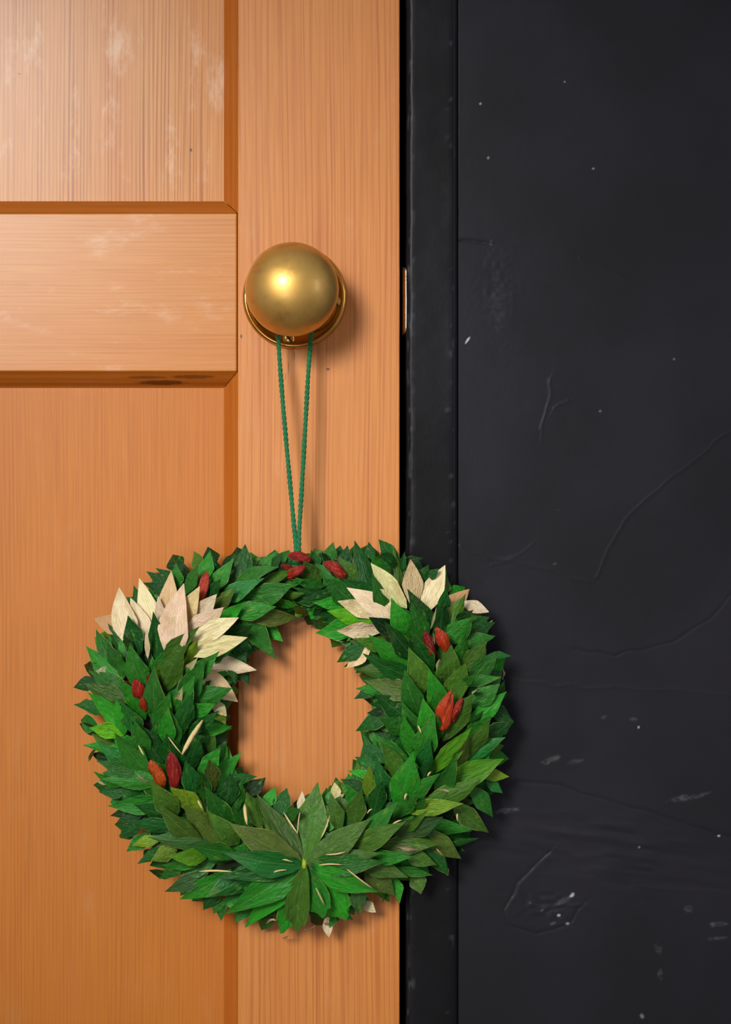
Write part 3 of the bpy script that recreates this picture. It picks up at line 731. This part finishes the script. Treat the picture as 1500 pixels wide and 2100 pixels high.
un = mesh_obj('leaf_underlayer', uvv, uvf, M['under'], uvs=uvu)
at = un.data.color_attributes.new('tint', 'FLOAT_COLOR', 'POINT')
at.data.foreach_set('color', np.array(utint, np.float32).ravel())
un['kind'] = 'stuff'; Wp(un)

# straw base ring
v, f = [], []; NA, NB = 96, 16
for i in range(NA):
    ang = 360 * i / NA; a = math.radians(ang); ri, ro = R_IN(ang), R_OUT(ang); rc = (ri + ro) / 2; hw = (ro - ri) / 2 * 0.6
    top = surf(HC[0] + rc * math.sin(a), HC[1] - rc * math.cos(a)) - 0.010
    for j in range(NB):
        b = 2 * math.pi * j / NB; r = rc + hw * math.cos(b); d = 0.001 + (top - 0.001) * (0.5 + 0.5 * math.sin(b))
        v.append(P(HC[0] + r * math.sin(a), HC[1] - r * math.cos(a), d))
for i in range(NA):
    for j in range(NB):
        f.append((i * NB + j, i * NB + (j + 1) % NB, ((i + 1) % NA) * NB + (j + 1) % NB, ((i + 1) % NA) * NB + j))
Wp(mesh_obj('base_ring', v, f, M['core']))

# red dried pods
def pod(b, t, w_px, col, dz=0.006, sq=0.8):
    r_ = random.Random(int(b[0] * 7 + t[1])); 
    p0 = P(b[0], b[1], surf(*b) - 0.002 + dz); p1 = P(t[0], t[1], surf(*t) + 0.006 + dz)
    y = p1 - p0; L = y.length; y.normalize(); n = outward(*b); n = (n - y * n.dot(y)).normalized(); x = y.cross(n)
    ph = [r_.uniform(0, 6.3) for _ in range(4)]
    v, f = [], []; NR, NS = 14, 20
    for i in range(NR + 1):
        s = i / NR; q = math.sin(math.pi * min(1, s * 0.93 + 0.07) ** 0.9) ** 0.62 if s < 1 else 0.02
        q = max(q, 0.03); bend = 0.10 * math.sin(math.pi * s + ph[0])
        for j in range(NS):
            a = 2 * math.pi * j / NS
            rr = 0.5 * q * (1 + 0.17 * math.sin(2 * a + ph[1] + 2.6 * s) + 0.13 * math.sin(5 * a + ph[2] - 2.5 * s) + 0.09 * math.sin(9 * s + ph[3] + a) + 0.05 * math.sin(9 * a + ph[0]))
            if abs(((a + 1.5 * s + ph[1]) % (2 * math.pi)) - math.pi) < 0.25: rr *= 0.66      # rolled seam
            v.append((rr * math.cos(a) + bend, rr * math.sin(a) * sq, s))
    for i in range(NR):
        for j in range(NS):
            k = (j + 1) % NS; f.append((i * NS + j, i * NS + k, (i + 1) * NS + k, (i + 1) * NS + j))
    v.append((v[0][0] * 0, 0, 0)); c0 = len(v) - 1
    v.append((sum(q[0] for q in v[NR * NS:NR * NS + NS]) / NS, 0, 1.02)); c1 = len(v) - 1
    for j in range(NS):
        k = (j + 1) % NS; f.append((c0, k, j)); f.append((c1, NR * NS + j, NR * NS + k))
    o = mesh_obj('red_pod', v, f, M['red']); w = w_px * PX * 0.88
    o.matrix_world = Matrix(((x.x * w, n.x * w, y.x * L, p0.x), (x.y * w, n.y * w, y.y * L, p0.y), (x.z * w, n.z * w, y.z * L, p0.z), (0, 0, 0, 1)))
    o.color = lin(col); Wp(o)
def podc(x0, y0, bx, by, tx, ty, w, col, dz=0.006):
    pod((x0 + bx / SC, y0 + by / SC), (x0 + tx / SC, y0 + ty / SC), w / SC, col, dz)
RED, ORG, DRK = (156, 30, 22), (182, 60, 26), (122, 22, 26)
podc(140, 1080, 855, 480, 885, 285, 78, (174, 50, 28), .004)
podc(140, 1080, 480, 1110, 425, 975, 78, RED, .005); podc(140, 1080, 520, 1070, 515, 945, 58, DRK, .003); podc(140, 1080, 490, 1180, 475, 1090, 45, ORG, .004)
podc(140, 1080, 400, 1040, 370, 985, 40, DRK, .002)
pod((637, 1146), (590, 1139), 22, (146, 22, 22), .010); pod((592, 1187), (625, 1160), 28, (150, 26, 24), .008); pod((606, 1172), (574, 1160), 18, DRK, .003)
pod((709, 1181), (663, 1153), 30, (146, 24, 20), .008)
podc(600, 1080, 900, 830, 858, 665, 76, DRK, .003); podc(600, 1080, 985, 800, 930, 640, 88, (182, 56, 24), .005); podc(600, 1080, 775, 790, 772, 735, 36, RED, .001)
podc(600, 1080, 955, 1300, 1020, 1048, 102, (186, 60, 26), .005); podc(600, 1080, 1000, 1250, 1098, 1100, 66, (166, 40, 24), .004)
podc(140, 1480, 600, 420, 530, 245, 92, (186, 80, 26), .004); podc(140, 1480, 690, 425, 648, 192, 96, (138, 26, 30), .005)

# thin pale stalks caught between the leaves
def tube(path, r, n=6, taper=None):
    v, f = [], []
    m = len(path)
    for i, p in enumerate(path):
        t = (path[min(m - 1, i + 1)] - path[max(0, i - 1)]).normalized()
        up = Vector((0, -1, 0)) if abs(t.y) < 0.9 else Vector((1, 0, 0))
        x = t.cross(up).normalized(); y = x.cross(t)
        rr = r * (taper[i] if taper else 1)
        for k in range(n):
            a = 2 * math.pi * k / n; v.append(p + x * rr * math.cos(a) + y * rr * math.sin(a))
    for i in range(m - 1):
        for k in range(n):
            f.append((i * n + k, i * n + (k + 1) % n, (i + 1) * n + (k + 1) % n, (i + 1) * n + k))
    f.append(tuple(range(n))[::-1]); f.append(tuple(range((m - 1) * n, m * n)))
    return v, f
def stalk(x0, y0, ax, ay, bx, by, w, dz=0.010):
    a = (x0 + ax / SC, y0 + ay / SC); b = (x0 + bx / SC, y0 + by / SC); pts = []
    for i in range(6):
        t = i / 5; q = (a[0] + (b[0] - a[0]) * t, a[1] + (b[1] - a[1]) * t); d = surf(*q) + dz
        off = 2.0 * math.sin(math.pi * t) * (1 if (ax + by) % 2 else -1)
        pts.append(P(q[0] + off * 0.4, q[1] + off, d))
    vv, ff = tube(pts, w / SC * PX / 2, 5, [0.35, .9, 1, 1, .8, .3]); Wp(mesh_obj('stalk', vv, ff, M['stalk']))
for r in [(1380,580,1470,715,13),(1130,530,1146,660,24),(1250,862,1440,898,15),(840,960,1050,962,15),(1300,972,1400,950,12),(830,505,860,560,15),(730,210,862,-10,34),(450,150,485,215,12),(640,95,725,205,9)]:
    stalk(140, 1480, *r)
for r in [(170,920,320,918,12),(215,852,345,832,12),(185,745,240,600,12),(350,945,525,1075,12),(150,1065,208,1180,11),(720,500,735,460,14),(630,672,700,630,14),(1058,590,1060,640,14),(868,352,890,322,12),
          (805,25,828,75,12),(925,815,970,860,10),(480,590,512,560,10),(1000,940,990,985,10),(32,720,52,560,9)]:
    stalk(600, 1480, *r)
vv, ff = tube([P(623, 1760, .063), P(624.5, 1768, .0665), P(624, 1777, .0665), P(625, 1783, .063)], 0.0016, 8, [.5, 1, 1, .5]); o = Wp(mesh_obj('tie', vv, ff, M['tie'])); o['label'] = 'yellow-green tie at the rosette centre'

# ------------------------------------------------------------------ twine
def spline(pts, n):
    out = []; m = len(pts)
    for i in range(m - 1):
        p0, p1, p2, p3 = pts[max(0, i - 1)], pts[i], pts[i + 1], pts[min(m - 1, i + 2)]
        for k in range(n):
            t = k / n; out.append(0.5 * ((2 * p1) + (p2 - p0) * t + (2 * p0 - 5 * p1 + 4 * p2 - p3) * t * t + (3 * p1 - p0 - 3 * p2 + p3) * t ** 3))
    out.append(pts[-1]); return out
nd = 0.0185    # depth of the loop on the knob neck
neck = Vector((kc.x, -nd, kc.z)); nr_ = 0.0108
loop = []
for a in range(-12, 193, 12):
    t = math.radians(a); loop.append(neck + Vector((nr_ * math.cos(t), 0, nr_ * math.sin(t))))
right = [P(613, 1120, .036), P(614, 1085, .034), P(619, 1000, .031), P(626, 880, .028), P(632, 770, .024), P(637, 700, .021), P(638, 665, .0195)]
left = [P(571, 665, .0195), P(571.5, 700, .021), P(576, 770, .024), P(585, 880, .028), P(596, 1000, .031), P(604, 1085, .034), P(607, 1120, .036)]
path = spline([P(612, 1150, .036)] + right + loop + left + [P(606, 1150, .036)], 18)
# resample evenly
cum = [0]
for a, b in zip(path[:-1], path[1:]): cum.append(cum[-1] + (b - a).length)
step = 0.0006; n = int(cum[-1] / step); res = []; j = 0
for i in range(n):
    s = i * step
    while cum[j + 1] < s: j += 1
    t = (s - cum[j]) / max(1e-9, cum[j + 1] - cum[j]); res.append(path[j].lerp(path[j + 1], t))
cord = None
allv, allf = [], []
for ply in range(2):
    pp = []
    for i, p in enumerate(res):
        t = (res[min(n - 1, i + 1)] - res[max(0, i - 1)]).normalized(); ref = Vector((0.3, -1, 0.1)); x = t.cross(ref).normalized(); y = x.cross(t)
        a = 2 * math.pi * (i * step / 0.0075) + ply * math.pi; rr = 0.00066 * (1 + 0.18 * math.sin(i * 0.11) )
        pp.append(p + x * rr * math.cos(a) + y * rr * math.sin(a))
    vv, ff = tube(pp, 0.00106, 7); k = len(allv); allv += vv; allf += [tuple(q + k for q in g) for g in ff]
cord = Wp(mesh_obj('hanging_cord', allv, allf, M['twine'])); cord['label'] = 'green two-ply jute twine loop'
# frayed fibres
fr = random.Random(3); fv, ff_ = [], []
def fibre(p, d, L, curl):
    q = []
    for i in range(9):
        t = i / 8; q.append(p + d * L * t + Vector((math.sin(t * 5 + curl) - math.sin(curl), -0.3 * t, math.cos(t * 4 + curl) - math.cos(curl))) * L * 0.28)
    vv, f_ = tube(q, 0.00013, 4); k = len(fv); fv.extend(vv); ff_.extend([tuple(a + k for a in g) for g in f_])
for i in range(70):
    p = res[fr.randrange(n)]
    if p.z > kc.z - 0.03: continue
    fibre(p, Vector((fr.uniform(-1, 1), fr.uniform(-.5, .2), fr.uniform(-1, 1))).normalized(), fr.choice([.003, .004, .005, .008]), fr.uniform(0, 6))
for (a, b) in [((612, 1040, .035), (636, 1050, .036)), ((620, 1060, .035), (630, 1085, .036)), ((606, 1035, .033), (612, 1060, .035)), ((630, 730, .026), (625, 770, .027)), ((628, 925, .030), (634, 950, .031))]:
    p0, p1 = P(*a), P(*b); fibre(p0, (p1 - p0).normalized(), (p1 - p0).length, 1.0)
fo = mesh_obj('loose_fibres', fv, ff_, M['twine']); fo.parent = cord; fo.matrix_parent_inverse = Matrix.Translation(-wreath.location); fo['kind'] = 'stuff'
print('leaves', count, 'verts', sum(len(o.data.vertices) for o in COL.objects if o.type == 'MESH'))
